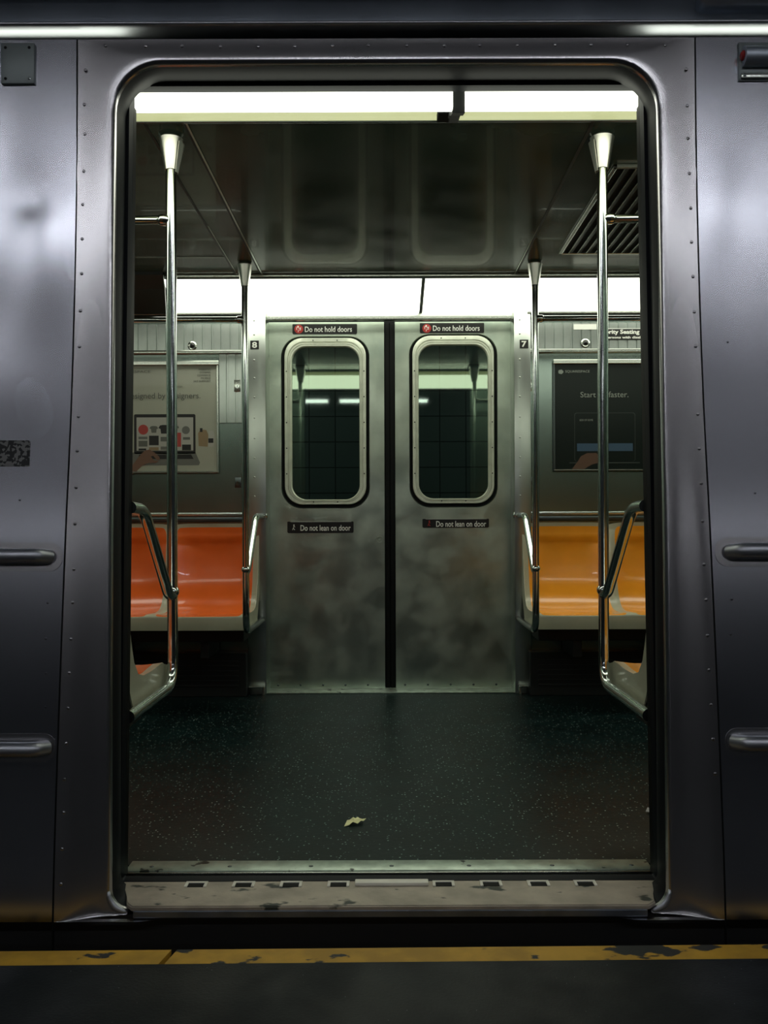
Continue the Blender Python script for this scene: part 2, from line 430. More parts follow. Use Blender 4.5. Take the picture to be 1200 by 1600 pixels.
def on_body(px, py):
    D = 2.1
    for _ in range(8):
        p = at(px, py, D); x, z = p.x, p.z
        if abs(x) > .7466: y = P_(z)+dent(x, z)
        else:
            # fraction from outer seam to rolled edge
            t = max(0, min(1, (.7465-abs(x))/.0795)) if z < 1.9 else max(0, min(1, (2.023-z)/.051))
            tt = t*t*(3-2*t); y = P_(z)*(1-tt)+E_(z)*tt
        D = y+CAMD
    return at(px, py, D)
for px, py in RV:
    p = on_body(px, py); obj('rivet', rivet_bm((0, 0, 0)), 'frame', surround, smooth=True, loc=p+Vector((0, .0004, 0)))
for px, py in ((74, 940), (71, 996), (71, 1050), (70, 1103), (31, 779)):
    obj('rivet', rivet_bm((0, 0, 0), .003), 'ext', wl, smooth=True, loc=on_body(px, py))
for px, py in ((1143, 938), (1141, 993), (1180, 772), (1138, 536)):
    obj('rivet', rivet_bm((0, 0, 0), .003), 'ext', wr, smooth=True, loc=on_body(px, py))

# gutter mouldings above the doors
g1 = struct(obj('trim_4', extr(bmesh.new(), [(.215, 2.018), (.215, 2.05), (.235, 2.05), (.235, 2.018)], -LEN, LEN), 'rubber'))
prof = [(.168, 2.040)]+[(.150+.010*(1-math.sin(a)), 2.048-.006*math.cos(a)) for a in [PI*k/8 for k in range(9)]]+[(.170, 2.056), (.24, 2.056), (.24, 2.040)]
struct(sharp(obj('trim_5', extr(bmesh.new(), prof, -LEN, LEN), 'gutter_hi'), 50))
prof = [(.196, 2.056), (.188, 2.075), (.176, 2.095), (.160, 2.109), (.24, 2.109), (.24, 2.056)]
struct(sharp(obj('trim_6', extr(bmesh.new(), prof, -LEN, LEN), 'gutter'), 60))
prof = [(.150, 2.109), (.145, 2.114), (.150, 2.120), (.20, 2.122), (.24, 2.122), (.24, 2.109)]
struct(sharp(obj('trim_7', extr(bmesh.new(), prof, -LEN, .70), 'gutter_hi'), 50))
roof = [(.160, 2.122), (.175, 2.25), (.35, 2.5), (.7, 2.66), (1.34, 2.74), (2.0, 2.66), (2.35, 2.5), (2.52, 2.25), (2.54, 2.122), (2.4, 2.122), (2.3, 2.25), (1.34, 2.6), (.4, 2.25), (.24, 2.122)]
struct(sharp(obj('ceiling_roof', extr(bmesh.new(), roof, -LEN, LEN), 'gutter'), 30))

# threshold: tread strip, dark groove, worn sill plate
th = struct(sharp(obj('trim_8', B(-.645, .645, .195, .262, -.012, .004, .0025), 'thresh'), 40))
for px in (235, 357, 484, 610, 731, 861, 985):
    p = at(px, 1354, 2.21)
    b2 = bmesh.new(); lathe(b2, (0, 0, 0), [(.006, 0), (.0055, .0012), (.003, .0018)], 'z', 14)
    obj('screw', b2, 'trimdk', th, True, loc=(p.x, .222, .0035))
struct(obj('trim_9', B(-.645, .645, .14, .197, -.05, -.012), 'jamb'))
struct(sharp(obj('trim_10', B(-.645, .645, .186, .192, -.03, .002, .001), 'trim'), 40))
so = [(-.575, .010), (.580, .010), (.600, .030), (.605, .075), (.640, .150), (-.640, .150), (-.605, .075), (-.592, .030)]
bm = bmesh.new()
a = [bm.verts.new((x, y, -.004)) for x, y in so]; b = [bm.verts.new((x, y, -.014)) for x, y in so]
for k in range(len(so)): bm.faces.new((a[k], a[(k+1) % len(so)], b[(k+1) % len(so)], b[k]))
bm.faces.new(a); bm.faces.new(b[::-1])
bmesh.ops.bevel(bm, geom=[e for e in bm.edges if all(v.co.z > -.005 for v in e.verts)], offset=.003, segments=3, affect='EDGES')
sill = struct(sharp(obj('trim_11', bm, 'sill'), 50))
obj('sill_face', B(-.572, .577, .008, .03, -.030, -.0135, .002), 'sillface', sill)
for px in (305, 379, 453, 527, 691, 765, 839, 912):
    p = at(px, 1381, 2.12)
    bm = bmesh.new()
    box(bm, -.026, .026, .008, .0145, 0, .0035, .0008); box(bm, -.026, -.019, -.015, .0115, 0, .0035, .0008); box(bm, .019, .026, -.015, .0115, 0, .0035, .0008)
    c = obj('slot_rim', bm, 'clip', sill, loc=(p.x, .128, -.004))
    obj('slot_pocket', B(-.019, .019, -.013, .010, 0, .0012), 'rubber', c)
p0 = at(553, 1376, 2.13); p1 = at(667, 1376, 2.13)
obj('centre_tread', B(p0.x, p1.x, .118, .142, -.004, .004, .002), 'clip', sill)
# bright worn corner pieces of the frame at the foot of each jamb
for s in (-1, 1):
    bm = bmesh.new(); pts = []
    for k in range(9):
        a = PI/2*k/8; pts.append((s*(.634-.044*(1-math.cos(a))), .034, .020-.046*math.sin(a)))
    tube(bm, pts, [.003, .005, .007, .008, .009, .009, .008, .007, .005], 12)
    obj('worn_corner', bm, 'gutter_hi', surround, True)

# interior near wall, lintel
for s, n in ((-1, 'wall_near_left'), (1, 'wall_near_right')):
    struct(obj(n, extr(bmesh.new(), [(IN_(0)+.004, 0), (IN_(0)+.025, 0), (IN_(1.9)+.025, 1.9), (IN_(1.9)+.004, 1.9)], s*.645, s*LEN), 'wall'))
    struct(obj('trim_%d' % (72 if s < 0 else 73), extr(bmesh.new(), [(IN_(0)+.002, 0), (IN_(0)+.027, 0), (IN_(1.94)+.027, 1.94), (IN_(1.94)+.002, 1.94)], s*.6375, s*.6452), 'rubber'))
struct(obj('wall_near_lintel', B(-.66, .66, .262, .282, 1.946, 2.1), 'jamb'))
# car ends
struct(obj('wall_end_left', B(-LEN-.03, -LEN, .2, 2.65, 0, 2.2), 'wall'))
struct(obj('wall_end_right', B(LEN, LEN+.03, .2, 2.65, 0, 2.2), 'wall'))

# ceiling: glossy panels with trim strips at the seams
YC0, YC1 = .555, 2.12
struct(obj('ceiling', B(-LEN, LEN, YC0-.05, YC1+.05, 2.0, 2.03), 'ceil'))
def cstrip(name, x0, x1, y0, y1, z0, z1, m): return struct(obj(name, B(x0, x1, y0, y1, z0, z1), m))
cstrip('trim_12', -.576, -.570, YC0, YC1+.02, 1.9965, 2.0, 'trim'); cstrip('trim_13', -.584, -.577, YC0, YC1+.02, 1.9985, 2.0, 'seam')
cstrip('trim_14', -.698, -.690, YC0, YC1+.02, 1.998, 2.0, 'seam'); cstrip('trim_15', -.689, -.686, YC0+.9, YC1+.02, 1.997, 2.0, 'trim')
cstrip('trim_16', .588, .598, YC0, YC1+.02, 1.998, 2.0, 'seam'); cstrip('trim_17', .5855, .588, YC0+.9, YC1+.02, 1.9965, 2.0, 'trim')
cstrip('trim_18', -LEN, -.70, 1.86, 1.864, 1.997, 2.0, 'trim')
struct(sharp(obj('trim_19', B(-LEN, LEN, YC1-.004, YC1+.012, 1.985, 2.0, .002), 'trim'), 40))      # far edge strip of the ceiling
struct(sharp(obj('trim_20', B(-LEN, LEN, YC0-.004, YC0+.008, 1.990, 2.0, .002), 'trimdk'), 40))

# ---- light coves
def light(name, label, x0, x1, near, group):
    if near: prof = [(.300, 1.905), (.33, 1.915), (.38, 1.942), (.43, 1.966), (.465, 1.982), (.465, 2.03), (.28, 2.03), (.28, 1.905)]
    else: prof = [(FW+.03, 1.917), (FW-.03, 1.920), (FW-.12, 1.938), (FW-.24, 1.964), (FW-.37, 1.987), (FW-.37, 2.04), (FW+.03, 2.04)]
    cx = (x0+x1)/2
    t = thing(name, label, 'light', (cx, prof[0][0], prof[0][1]), group)
    d = obj('diffuser', offs(extr(bmesh.new(), prof, x0, x1), t.location), 'cove', t); sharp(d, 40)
    if near:
        lip = [(.465, 1.979), (.50, 1.984), (.545, 1.990), (.552, 1.996), (.552, 2.02), (.465, 2.02)]
        sharp(obj('cover_lip', offs(extr(bmesh.new(), lip, x0, x1), t.location), 'lipglow', t), 40)
    else:
        lip = [(FW-.385, 1.984), (FW-.372, 1.980), (FW-.368, 1.985), (FW-.368, 2.0), (FW-.385, 2.0)]
        obj('cover_lip', offs(extr(bmesh.new(), lip, x0, x1), t.location), 'trimdk', t)
    return t
xb = at(661, 460, 4.3).x; xn = at(716, 155, 2.35).x
light('ceiling_light', 'long lit white diffuser over the far door, left of its dark bracket', -LEN, xb-.008, False, None)
light('ceiling_light', 'long lit white diffuser over the far door, right of its dark bracket', xb+.008, LEN, False, None)
light('ceiling_light', 'lit diffuser strip just inside the near door head, left of dark bracket', -LEN, xn-.016, True, None)
light('ceiling_light', 'lit diffuser strip just inside the near door head, right of dark bracket', xn+.016, LEN, True, None)
bm = extr(bmesh.new(), [(FW, 1.912), (FW-.24, 1.958), (FW-.375, 1.981), (FW-.375, 2.03), (FW, 2.03)], xb-.008, xb+.008)
tag(obj('light_bracket', bm, 'trimdk'), 'thin dark bracket splitting the bright diffuser over the far door', 'bracket')
bm = extr(bmesh.new(), [(.30, 1.898), (.36, 1.918), (.44, 1.955), (.53, 1.975), (.53, 2.02), (.30, 2.02)], xn-.016, xn+.016)
box(bm, xn-.045, xn-.010, .44, .50, 1.962, 1.99, .003)
tag(obj('light_bracket', bm, 'rubber'), 'black bracket splitting the light strip at top of near doorway', 'bracket')

# ---- far wall
DW = FW+CAMD          # 4.5
def fx(px, D=DW): return (px-CX)*D/F
def fz(py, D=DW): return EYE-(py-CY)*D/F
for s, n in ((-1, 'wall_far_left'), (1, 'wall_far_right')):
    struct(obj(n, B(s*.69, s*LEN, FW, FW+.03, 0, 1.93), 'wall'))
def ribs(x0, x1, z0, z1, y, pitch=.046, gw=.012, dep=.006):
    bm = bmesh.new(); pts = []; x = x0
    while x < x1:
        pts += [(x, y), (min(x+pitch-gw, x1), y), (min(x+pitch-gw+.002, x1), y+dep), (min(x+pitch-.002, x1), y+dep)]; x += pitch
    pts.append((x1, y)); top = [bm.verts.new((a, b, z1)) for a, b in pts]; bot = [bm.verts.new((a, b, z0)) for a, b in pts]
    for k in range(len(pts)-1):
        if abs(pts[k][0]-pts[k+1][0])+abs(pts[k][1]-pts[k+1][1]) > 1e-6: bm.faces.new((bot[k], bot[k+1], top[k+1], top[k]))
    g = bmesh.ops.extrude_face_region(bm, geom=bm.faces[:])
    for v in [q for q in g['geom'] if isinstance(q, bmesh.types.BMVert)]: v.co.y = y+.0095
    return bm
# ribbed panels above and beside the posters
struct(obj('trim_21', ribs(-LEN, -.70, fz(548), fz(506), FW-.010), 'rib'))
struct(obj('trim_22', ribs(.70, LEN, fz(548), fz(506), FW-.010), 'rib'))
struct(obj('trim_23', ribs(fx(344), -.70, fz(660), fz(553), FW-.010), 'rib'))
n = 24
for s in (-1, 1):
    for (pa, pb, dep, m) in ((486, 493, .028, 'trim'), (494, 499, .018, 'trimdk'), (547, 553, .018, 'trim'), (800, 806, .02, 'trim'), (807, 815, .014, 'trimdk')):
        struct(sharp(obj('trim_%d' % n, B(s*.70, s*LEN, FW-dep, FW, fz(pb), fz(pa), .003), m), 40)); n += 1
# door posts and header
for s in (-1, 1):
    xo = fx(388) if s < 0 else fx(829); xi = fx(417) if s < 0 else fx(803)
    p = struct(sharp(obj('trim_%d' % n, B(xo, xi, FW-.025, FD+.03, 0, fz(487), .004), 'post'), 40)); n += 1
    cxp = (398 if s < 0 else 813)
    for py in (500, 522, 562, 590, 620, 652, 684, 715, 745, 775):
        obj('rivet', rivet_bm((0, 0, 0), .0045), 'post', p, True, loc=(fx(cxp, 4.475), FW-.0252, fz(py, 4.475)))
struct(sharp(obj('trim_%d' % n, B(fx(415), fx(803), FW-.005, FW+.02, fz(500), fz(488), .003), 'trim'), 40)); n += 1
struct(obj('wall_far_lintel', B(-.7, .7, FD+.01, FD+.04, fz(505), 2.05), 'rubber'))
DD = FD+CAMD          # 4.61
for pxa, pxb, mt, pa, pb, y in ((413, 806, 'trim', 1074.5, 1078, FW+.05),):
    struct(sharp(obj('trim_%d' % n, B(fx(pxa, DD), fx(pxb, DD), FW-.01, FD+.02, 0, .007, .002), 'thresh'), 40)); n += 1
# small bright kick brackets at the door-post feet
for s in (-1, 1):
    X = fx(411 if s < 0 else 812, 4.45)
    bm = bmesh.new(); box(bm, X-.006, X+.006, FW-.05, FW-.026, .0, .045, .002); box(bm, min(X, X+s*.075), max(X, X+s*.075), FW-.05, FW-.026, .038, .045, .002)
    struct(obj('trim_%d' % n, bm, 'trim')); n += 1

# ---- sliding doors
def leaf(name, x0, x1, wx0, wx1, wy0, wy1, gx0, gx1, gy0, gy1, side):
    """x0,x1 leaf px; w* recess outline px; g* glass px"""
    D = DD; y = FD
    X0, X1 = fx(x0, D), fx(x1, D); Z0, Z1 = .006, fz(503, D)
    cx = (fx(wx0, D)+fx(wx1, D))/2; hw = (fx(wx1, D)-fx(wx0, D))/2; wt, wb = fz(wy0, D), fz(wy1, D); R = .105
    bm = bmesh.new()
    out = rr((X1-X0)/2, Z1, Z0, .003, .003, cx=(X0+X1)/2)
    hole = rr(hw, wt, wb, R, R, cx=cx)
    loft(bm, [[(x, y+.035, z) for x, z in out], [(x, y, z) for x, z in out], [(x, y, z) for x, z in hole],
              [(x, y+.004, z) for x, z in rr(hw-.002, wt-.002, wb+.002, R, R, cx=cx)], [(x, y+.035, z) for x, z in rr(hw-.004, wt-.004, wb+.004, R, R, cx=cx)]])
    # bring the hole loop points in line; leaf face is planar
    d = struct(sharp(obj(name, bm, 'door'), 30))
    gcx = (fx(gx0, D)+fx(gx1, D))/2; ghw = (fx(gx1, D)-fx(gx0, D))/2; gt, gb = fz(gy0, D), fz(gy1, D)
    # window ring with two steps
    gask = loft(bmesh.new(), [[(x, y+.012, z) for x, z in rr(hw-.003, wt-.003, wb+.003, R, R, cx=cx)], [(x, y+.016, z) for x, z in rr(hw-.024, wt-.020, wb+.026, R-.01, R-.01, cx=cx)]])
    obj('window_gasket', gask, 'rubber', d)
    rl = []
    for ins, dy in ((.020, .016), (.020, -.004), (.023, -.007), (.0345, -.007), (.0355, -.001), (.0385, -.001), (.0395, -.007), (.043, -.007), (.0435, -.003), (.0455, -.003), (.046, -.007), (.050, -.007), (.053, -.003), (.054, .012)):
        f = (ins-.020)/.034
        ow, ot, ob = hw-.018, wt-.010, wb+.020
        h = ow+(ghw-ow)*f; tt = ot+(gt-ot)*f; bb = ob+(gb-ob)*f; c = cx+(gcx-cx)*f
        r_ = .092+(.075-.092)*f
        rl.append([(x, y+dy, z) for x, z in rr(h, tt, bb, r_, r_, cx=c)])
    ring = sharp(obj('window_ring', loft(bmesh.new(), rl), 'ring', d), 35)
    rx0, rx1 = cx-hw+.028, cx+hw-.028
    ys = [570, 611, 651, 691, 731, 750]
    scr = [(rx0, fz(p, D)) for p in (580, 620, 660, 700, 740)]+[(rx1, fz(p, D)) for p in (580, 620, 660, 700, 740)]
    scr += [(cx-.062, wt-.023), (cx+.062, wt-.023), (cx-.062, wb+.033), (cx+.062, wb+.033)]
    for sx, sz in scr:
        b2 = bmesh.new(); lathe(b2, (0, 0, 0), [(.0035, 0), (.0033, -.001)], 'y', 10)
        obj('screw', b2, 'rubber', ring, loc=(sx, y-.0068, sz))
    bm = plate(bmesh.new(), rr(ghw+.002, gt+.002, gb-.002, .076, .076, cx=gcx), y+.010, y+.013)
    obj('window_pane', bm, 'glass', d)
    xr = X1 if side < 0 else X0
    bm = B(xr-.004*(side < 0), xr+.004*(side > 0), y-.001, y+.03, Z0, Z1)
    nose = B(xr, xr-side*.029, y+.004, y+.034, Z0, Z1, .008, 3)
    obj('rubber_edge', nose, 'rubber', d)
    # foot bolts
    for k in range(5):
        px = (x0+14+k*(x1-x0-20)/4.6)
        b2 = bmesh.new(); lathe(b2, (0, 0, 0), [(.006, 0), (.005, -.003), (.002, -.004)], 'y', 12)
        obj('bolt', b2, 'trimdk', d, True, loc=(fx(px, D), y-.0005, fz(1070, D)))
    return d
d1 = leaf('door_1', 420, 601, 440, 578, 525, 794, 457, 562, 542, 780, -1)
d2 = leaf('door_2', 618, 802, 640, 778, 522, 793, 655, 763, 540, 779, 1)
# door lock
p = at(593, 843, DD)
lk = bmesh.new(); lathe(lk, (0, 0, 0), [(.018, 0), (.017, -.002), (.013, -.002), (.013, -.0005), (.009, -.0005), (.008, -.003)], 'y', 24)
obj('lock_cylinder', lk, 'door', d1, False, loc=(p.x, FD-.0002, p.z))

# ================================================================== THINGS
# ---- door signs
def sticker(name, label, px0, py0, px1, py1, txt, tx0, tx1, ty0, ty1, picto, bar=False):
    D = DD-.001; y = FD-.001
    X0, X1, Z0, Z1 = fx(px0, D), fx(px1, D), fz(py1, D), fz(py0, D)
    t = thing(name, label, 'sign', ((X0+X1)/2, y, Z0))
    L0 = t.location.copy()
    pl = obj('backing', offs(plate(bmesh.new(), rr((X1-X0)/2, Z1, Z0, .004, .008, 4, cx=(X0+X1)/2), y-.0012, y+.0008), L0), 'black', t)
    o = text('lettering', txt, fx(tx0, D)-L0.x, fx(tx1, D)-L0.x, fz(ty1, D)-L0.z, fz(ty0, D)-L0.z, -.0014, 'white', t)
    c = at(picto[0], picto[1], D)
    cc = (c.x-L0.x, -.0012, c.z-L0.z)
    if not bar:
        bm = bmesh.new(); lathe(bm, cc, [(.0225, 0), (.0225, -.0006)], 'y', 28); g = obj('red_disc', bm, 'red', t)
        bm = bmesh.new()
        for (a, b, cx_, cz_) in ((.011, .003, -.004, .010), (.003, .014, -.011, .003), (.003, .012, .009, .004), (.010, .003, .005, -.004), (.003, .010, -.003, -.010), (.009, .003, .003, .004)):
            box(bm, cc[0]+cx_-a/2, cc[0]+cx_+a/2, -.0022, -.0017, cc[2]+cz_-b/2, cc[2]+cz_+b/2)
        lathe(bm, (cc[0]-.004, -.0017, cc[2]+.014), [(.0035, 0), (.0035, -.0005)], 'y', 10)
        obj('figure', bm, 'white', g)
    else:
        bm = bmesh.new()
        lathe(bm, (cc[0]+.001, -.0012, cc[2]+.013), [(.0035, 0), (.0035, -.0006)], 'y', 10)
        for (x0, z0, x1, z1) in ((.001, .010, -.002, -.002), (-.002, -.002, .003, -.010), (-.002, -.002, -.007, -.012), (.003, -.010, .006, -.011), (0, .007, .007, .003)):
            tube(bm, [(cc[0]+x0, -.0016, cc[2]+z0), (cc[0]+x1, -.0016, cc[2]+z1)], .0013, 6)
        obj('figure', bm, 'red' if bar == 'red' else 'white', t)
        bm = B((px0+5-CX)*D/F-L0.x, X1-.012-L0.x, -.0022, -.0012, Z1-.002-L0.z, Z1-.0005-L0.z)
        obj('pale_top_edge', bm, 'white', t)
    return t
sticker('door_sign', 'black sign reading Do not hold doors above the left door window', 458, 506, 559, 522, 'Do not hold doors', 477.5, 551, 510, 518.5, (468, 514))
sticker('door_sign', 'black sign reading Do not hold doors above the right door window', 657, 505, 757.5, 521, 'Do not hold doors', 677.5, 750.5, 509, 517.5, (668, 513.5))
sticker('door_sign', 'black sign reading Do not lean on door below the left door window', 449, 814.5, 552.5, 832.5, 'Do not lean on door', 469.5, 548, 820, 829, (459, 824), True)
sticker('door_sign', 'black sign reading Do not lean on door below the right door window', 660, 811, 764, 825, 'Do not lean on door', 681.5, 759.5, 814.5, 823.5, (670.5, 818.5), 'red')
for px0, px1, ch_, lab in ((392, 405.5, '8', 'small black square plate with white numeral 8 left of the far doors'), (813, 826.5, '7', 'small black square plate with white numeral 7 right of the far doors')):
    D = DW-.026; y = FW-.0258; X0, X1, Z0, Z1 = fx(px0, D), fx(px1, D), fz(545, D), fz(531.5, D)
    t = thing('number_plate', lab, 'sign', ((X0+X1)/2, y, Z0)); L0 = t.location.copy()
    obj('backing', offs(B(X0, X1, y-.001, y+.001, Z0, Z1), L0), 'black', t)
    w_ = (X1-X0)*.29; text('numeral', ch_, -w_, w_, .0065, (Z1-Z0)-.0065, -.0012, 'white', t, bold=.03)

# ---- priority seating sign and its pale neighbour
D = DW-.02; y = FW-.0115
X0, X1, Z0, Z1 = fx(935, D), fx(1050, D), fz(532, D), fz(514, D)
t = thing('priority_sign', 'black Priority Seating notice high on the right wall above dark poster', 'sign', ((X0+X1)/2, y, Z0)); L0 = t.location.copy()
obj('backing', offs(B(X0, X1, y-.002, y+.001, Z0, Z1), L0), 'black', t)
obj('white_line', B(X0-L0.x, X1-L0.x, -.003, -.002, Z1-Z0-.003, Z1-Z0), 'white', t)
text('heading', 'Priority Seating', fx(935.5, D)-L0.x, fx(1000.8, D)-L0.x, fz(524.6, D)-L0.z, fz(515.8, D)-L0.z, -.0022, 'white', t, bold=.03)
text('subheading', 'for persons with disabilities', fx(936.5, D)-L0.x, fx(1020, D)-L0.x, fz(531, D)-L0.z, fz(526, D)-L0.z, -.0022, 'white', t, bold=.03)
tag(obj('paper_label', B(fx(898, D), fx(934, D), y-.0015, y+.001, fz(515.5, D), fz(507, D)), 'white'), 'blank pale strip label on the right wall left of the priority notice', 'label')

# ---- wall lenses (round ports) and locks
for px, py, s, lab in ((301.5, 539.5, 1, 'round metal port with dark centre above the pale poster'), (915.5, 537.5, 1, 'round metal port with dark centre above the dark poster')):
    p = at(px, py, DW-.011)
    t = thing('wall_port', lab, 'fitting', (p.x, FW-.0105, p.z))
    bm = bmesh.new(); lathe(bm, (0, 0, 0), [(.023, 0), (.023, -.003), (.017, -.006), (.014, -.005)], 'y', 28); sharp(obj('collar', bm, 'trim', t), 40)
    bm = bmesh.new(); lathe(bm, (.001, 0, .001), [(.013, -.004), (.012, -.008), (.008, -.012), (.003, -.0135)], 'y', 24); obj('dark_ball', bm, 'lens', t, True)
for px, py, lab, z0, z1 in ((371.5, 602, 'upper small key lock plate beside the pale poster', 593, 612), (371.5, 753, 'lower small key lock plate beside the pale poster', 744, 760),
                            (831, 602, 'upper small key lock plate behind the pole by numeral 7', 593, 612), (831, 754, 'lower small key lock plate behind the pole by numeral 7', 744, 760)):
    low = py > 700; Dk = DW-.012; p = at(px, py, Dk); yy = FW-.0102 if (px < 500 and not low) else FW-.0005
    t = thing('lock_plate', lab, 'lock', (p.x, yy, p.z))
    hz = (z1-z0)/2*Dk/F
    sharp(obj('plate', B(-.016, .016, -.0025, 0, -hz, hz, .001), 'trim' if not low else 'trimdk', t), 40)
    bm = bmesh.new(); lathe(bm, (0, 0, -.003), [(.0095, -.0022), (.009, -.004), (.005, -.004)], 'y', 20); c = obj('keyhole', bm, 'chrome', t)
    obj('key_slot', B(-.0015, .0015, -.0048, -.0038, -.009, .003), 'rubber', c)

# ---- posters
def poster(label, px0, px1, py0, py1, paper, cat='poster'):
    D = DW-.012; y = FW-.0115
    X0, X1, Z0, Z1 = fx(px0, D), fx(px1, D), fz(py1, D), fz(py0, D)
    t = thing('poster', label, cat, ((X0+X1)/2, y, Z0))
    L0 = t.location.copy()
    obj('backing', offs(B(X0, X1, y, FW, Z0, Z1), L0), 'trimdk', t)
    obj('print_sheet', offs(B(X0+.006, X1-.006, y-.001, y, Z0+.006, Z1-.008), L0), paper, t)
    fr = bmesh.new()
    box(fr, X0-.004, X0+.006, y-.006, y+.004, Z0, Z1, .002); box(fr, X1-.006, X1+.004, y-.006, y+.004, Z0, Z1, .002)
    box(fr, X0-.004, X1+.004, y-.006, y+.004, Z0-.004, Z0+.005, .002)
    obj('frame', offs(fr, L0), 'trim' if paper == 'post_l' else 'trimdk', t)
    obj('top_rail', offs(B(X0-.004, X1+.008, y-.016, y+.004, Z1-.010, Z1+.012, .003), L0), 'trim', t)
    obj('bottom_rail', offs(B(X0, X1, y-.007, y-.001, Z0-.001, Z0+.005, .001), L0), 'trim', t)
    return t, L0, y
def pm(px, py): return fx(px, DW-.012), fz(py, DW-.012)
def pbox(t, L0, name, m, x0, y0, x1, y1, lvl=1, rnd=0):
    (a, b), (c, d) = pm(x0, y0), pm(x1, y1); yy = -.001-.0003*lvl
    bm = plate(bmesh.new(), rr((c-a)/2, b, d, max(rnd, .0003), max(rnd, .0003), 4, cx=(a+c)/2), yy, yy+.0003)
    for v in bm.verts: v.co.x -= L0.x; v.co.z -= L0.z
    return obj(name, bm, m, t)
def ppoly(t, L0, name, m, pts, lvl=2):
    yy = -.001-.0003*lvl; q = [pm(*p) for p in pts]
    return obj(name, plate(bmesh.new(), [(x-L0.x, z-L0.z) for x, z in q], yy, yy+.0003), m, t)
def ptext(t, L0, s, m, x0, y0, x1, y1, bold=0.):
    (a, b), (c, d) = pm(x0, y0), pm(x1, y1)
    return text('lettering', s, a-L0.x, c-L0.x, d-L0.z, b-L0.z, -.0024, m, t, bold=bold)
HANDL = [(178, 752), (206, 728), (216, 714), (226, 703), (234, 701), (241, 705), (249, 712), (251, 717), (246, 718), (240, 711), (236, 712), (241, 718), (249, 719), (244, 722), (232, 722), (222, 727), (212, 737)]
t, L0, y = poster('pale grey framed poster showing an open laptop, left wall above red-orange seats', 110, 341, 567, 737, 'post_l')
ptext(t, L0, 'SQUARESPACE', 'p_grey', 178, 577.5, 236, 582)
ptext(t, L0, 'designed by designers.', 'p_grey', 199, 612.5, 314, 624.5)
for i, s in enumerate(('WEBSITES', 'DOMAINS', 'COMMERCE', 'MOBILE', '24/7 SUPPORT')):
    ww = (19, 17, 21, 15, 27)[i]; ptext(t, L0, s, 'p_grey', 330-ww, 574.7+i*4.6, 330, 577.7+i*4.6)
ptext(t, L0, '.COM', 'p_grey', 277, 602, 286, 604.5)
pbox(t, L0, 'laptop_lid', 'p_black', 210, 646, 306, 708, 1, .008)
pbox(t, L0, 'laptop_screen', 'p_screen', 214, 651, 302.5, 703, 2)
ppoly(t, L0, 'laptop_base', 'p_alu', [(203, 706), (306, 706), (313, 722), (311, 726), (200, 726)], 1)
ppoly(t, L0, 'keyboard', 'p_black', [(218, 709), (299, 709), (303, 716), (216, 716)], 2)
bm = bmesh.new(); c = pm(224.5, 670); lathe(bm, (c[0]-L0.x, -.0019, c[1]-L0.z), [(.0125*2, 0), (.0125*2, -.0003)], 'y', 24); obj('red_disc', bm, 'p_red', t)
def shirt(px, py, s, m):
    q = [(-8, -8), (-3, -9), (3, -9), (8, -8), (11, -3), (7, -1), (6, 8), (-6, 8), (-7, -1), (-11, -3)]
    ppoly(t, L0, 'shirt_picture', m, [(px+a*s, py+b*s) for a, b in q], 3)
shirt(241, 670, .62, 'p_grey'); shirt(257, 670, .8, 'p_black'); shirt(274, 669, .6, 'p_grey')
for px, py, w_, h_, m in ((241, 687, 15, 15, 'p_black'), (224, 692, 14, 9, 'p_grey'), (224, 683, 14, 4, 'p_alu'), (257, 685, 11, 7, 'p_grey'), (280, 686, 7, 22, 'p_red'), (292, 684, 11, 4, 'p_grey'), (241, 700, 15, 5, 'p_tan'), (257, 699, 11, 5, 'p_alu'), (292, 698, 14, 9, 'p_black'), (223, 701, 12, 3, 'p_black')):
    pbox(t, L0, 'screen_tile', m, px-w_/2, py-h_/2, px+w_/2, py+h_/2, 3)
bm = bmesh.new(); c = pm(291, 671); lathe(bm, (c[0]-L0.x, -.0019, c[1]-L0.z), [(.02, 0), (.02, -.0003)], 'y', 20); obj('round_emblem', bm, 'p_alu', t)
ppoly(t, L0, 'hand_picture', 'p_skin', HANDL, 6)
ppoly(t, L0, 'bag_picture', 'p_tan', [(310, 676), (314, 670), (323, 671), (326, 678), (325, 697), (311, 696)], 2)
pbox(t, L0, 'bag_top', 'p_black', 313, 668, 317, 674, 3)
ppoly(t, L0, 'jug_picture', 'p_screen', [(327, 672), (334, 672), (336, 682), (334, 697), (326, 697)], 2)
pbox(t, L0, 'jug_band', 'p_black', 326, 684, 334, 691, 3)
# dark poster
t, L0, y = poster('near-black framed poster with small pale text above the amber seats', 866, 1097, 567, 736, 'post_d')
ptext(t, L0, 'SQUARESPACE', 'p_txt', 884, 579.5, 922, 584)
for k in range(5):
    a = PI*k/5; c = pm(877, 582)
    bm = bmesh.new(); lathe(bm, (c[0]-L0.x+.007*math.cos(2*a), -.0014, c[1]-L0.z+.005*math.sin(2*a)), [(.0065, 0), (.0065, -.0003*(k+1))], 'y', 14); obj('round_emblem', bm, 'p_txt', t)
ptext(t, L0, 'Start', 'p_txt', 907.5, 613.5, 931.5, 622)
ptext(t, L0, 'faster.', 'p_txt', 951.5, 613, 982.5, 622)
ptext(t, L0, 'SIDE OF SOME', 'p_txt', 906, 656, 927, 659)
pbox(t, L0, 'laptop_lid', 'p_line', 898, 646, 993, 722, 1, .012); pbox(t, L0, 'laptop_screen', 'post_d', 898.7, 646.7, 992.3, 722, 2, .012)
pbox(t, L0, 'blue_bar', 'p_blue', 902, 694, 989, 706, 3)
pbox(t, L0, 'laptop_base', 'p_line', 890, 723.5, 1000, 725, 2)
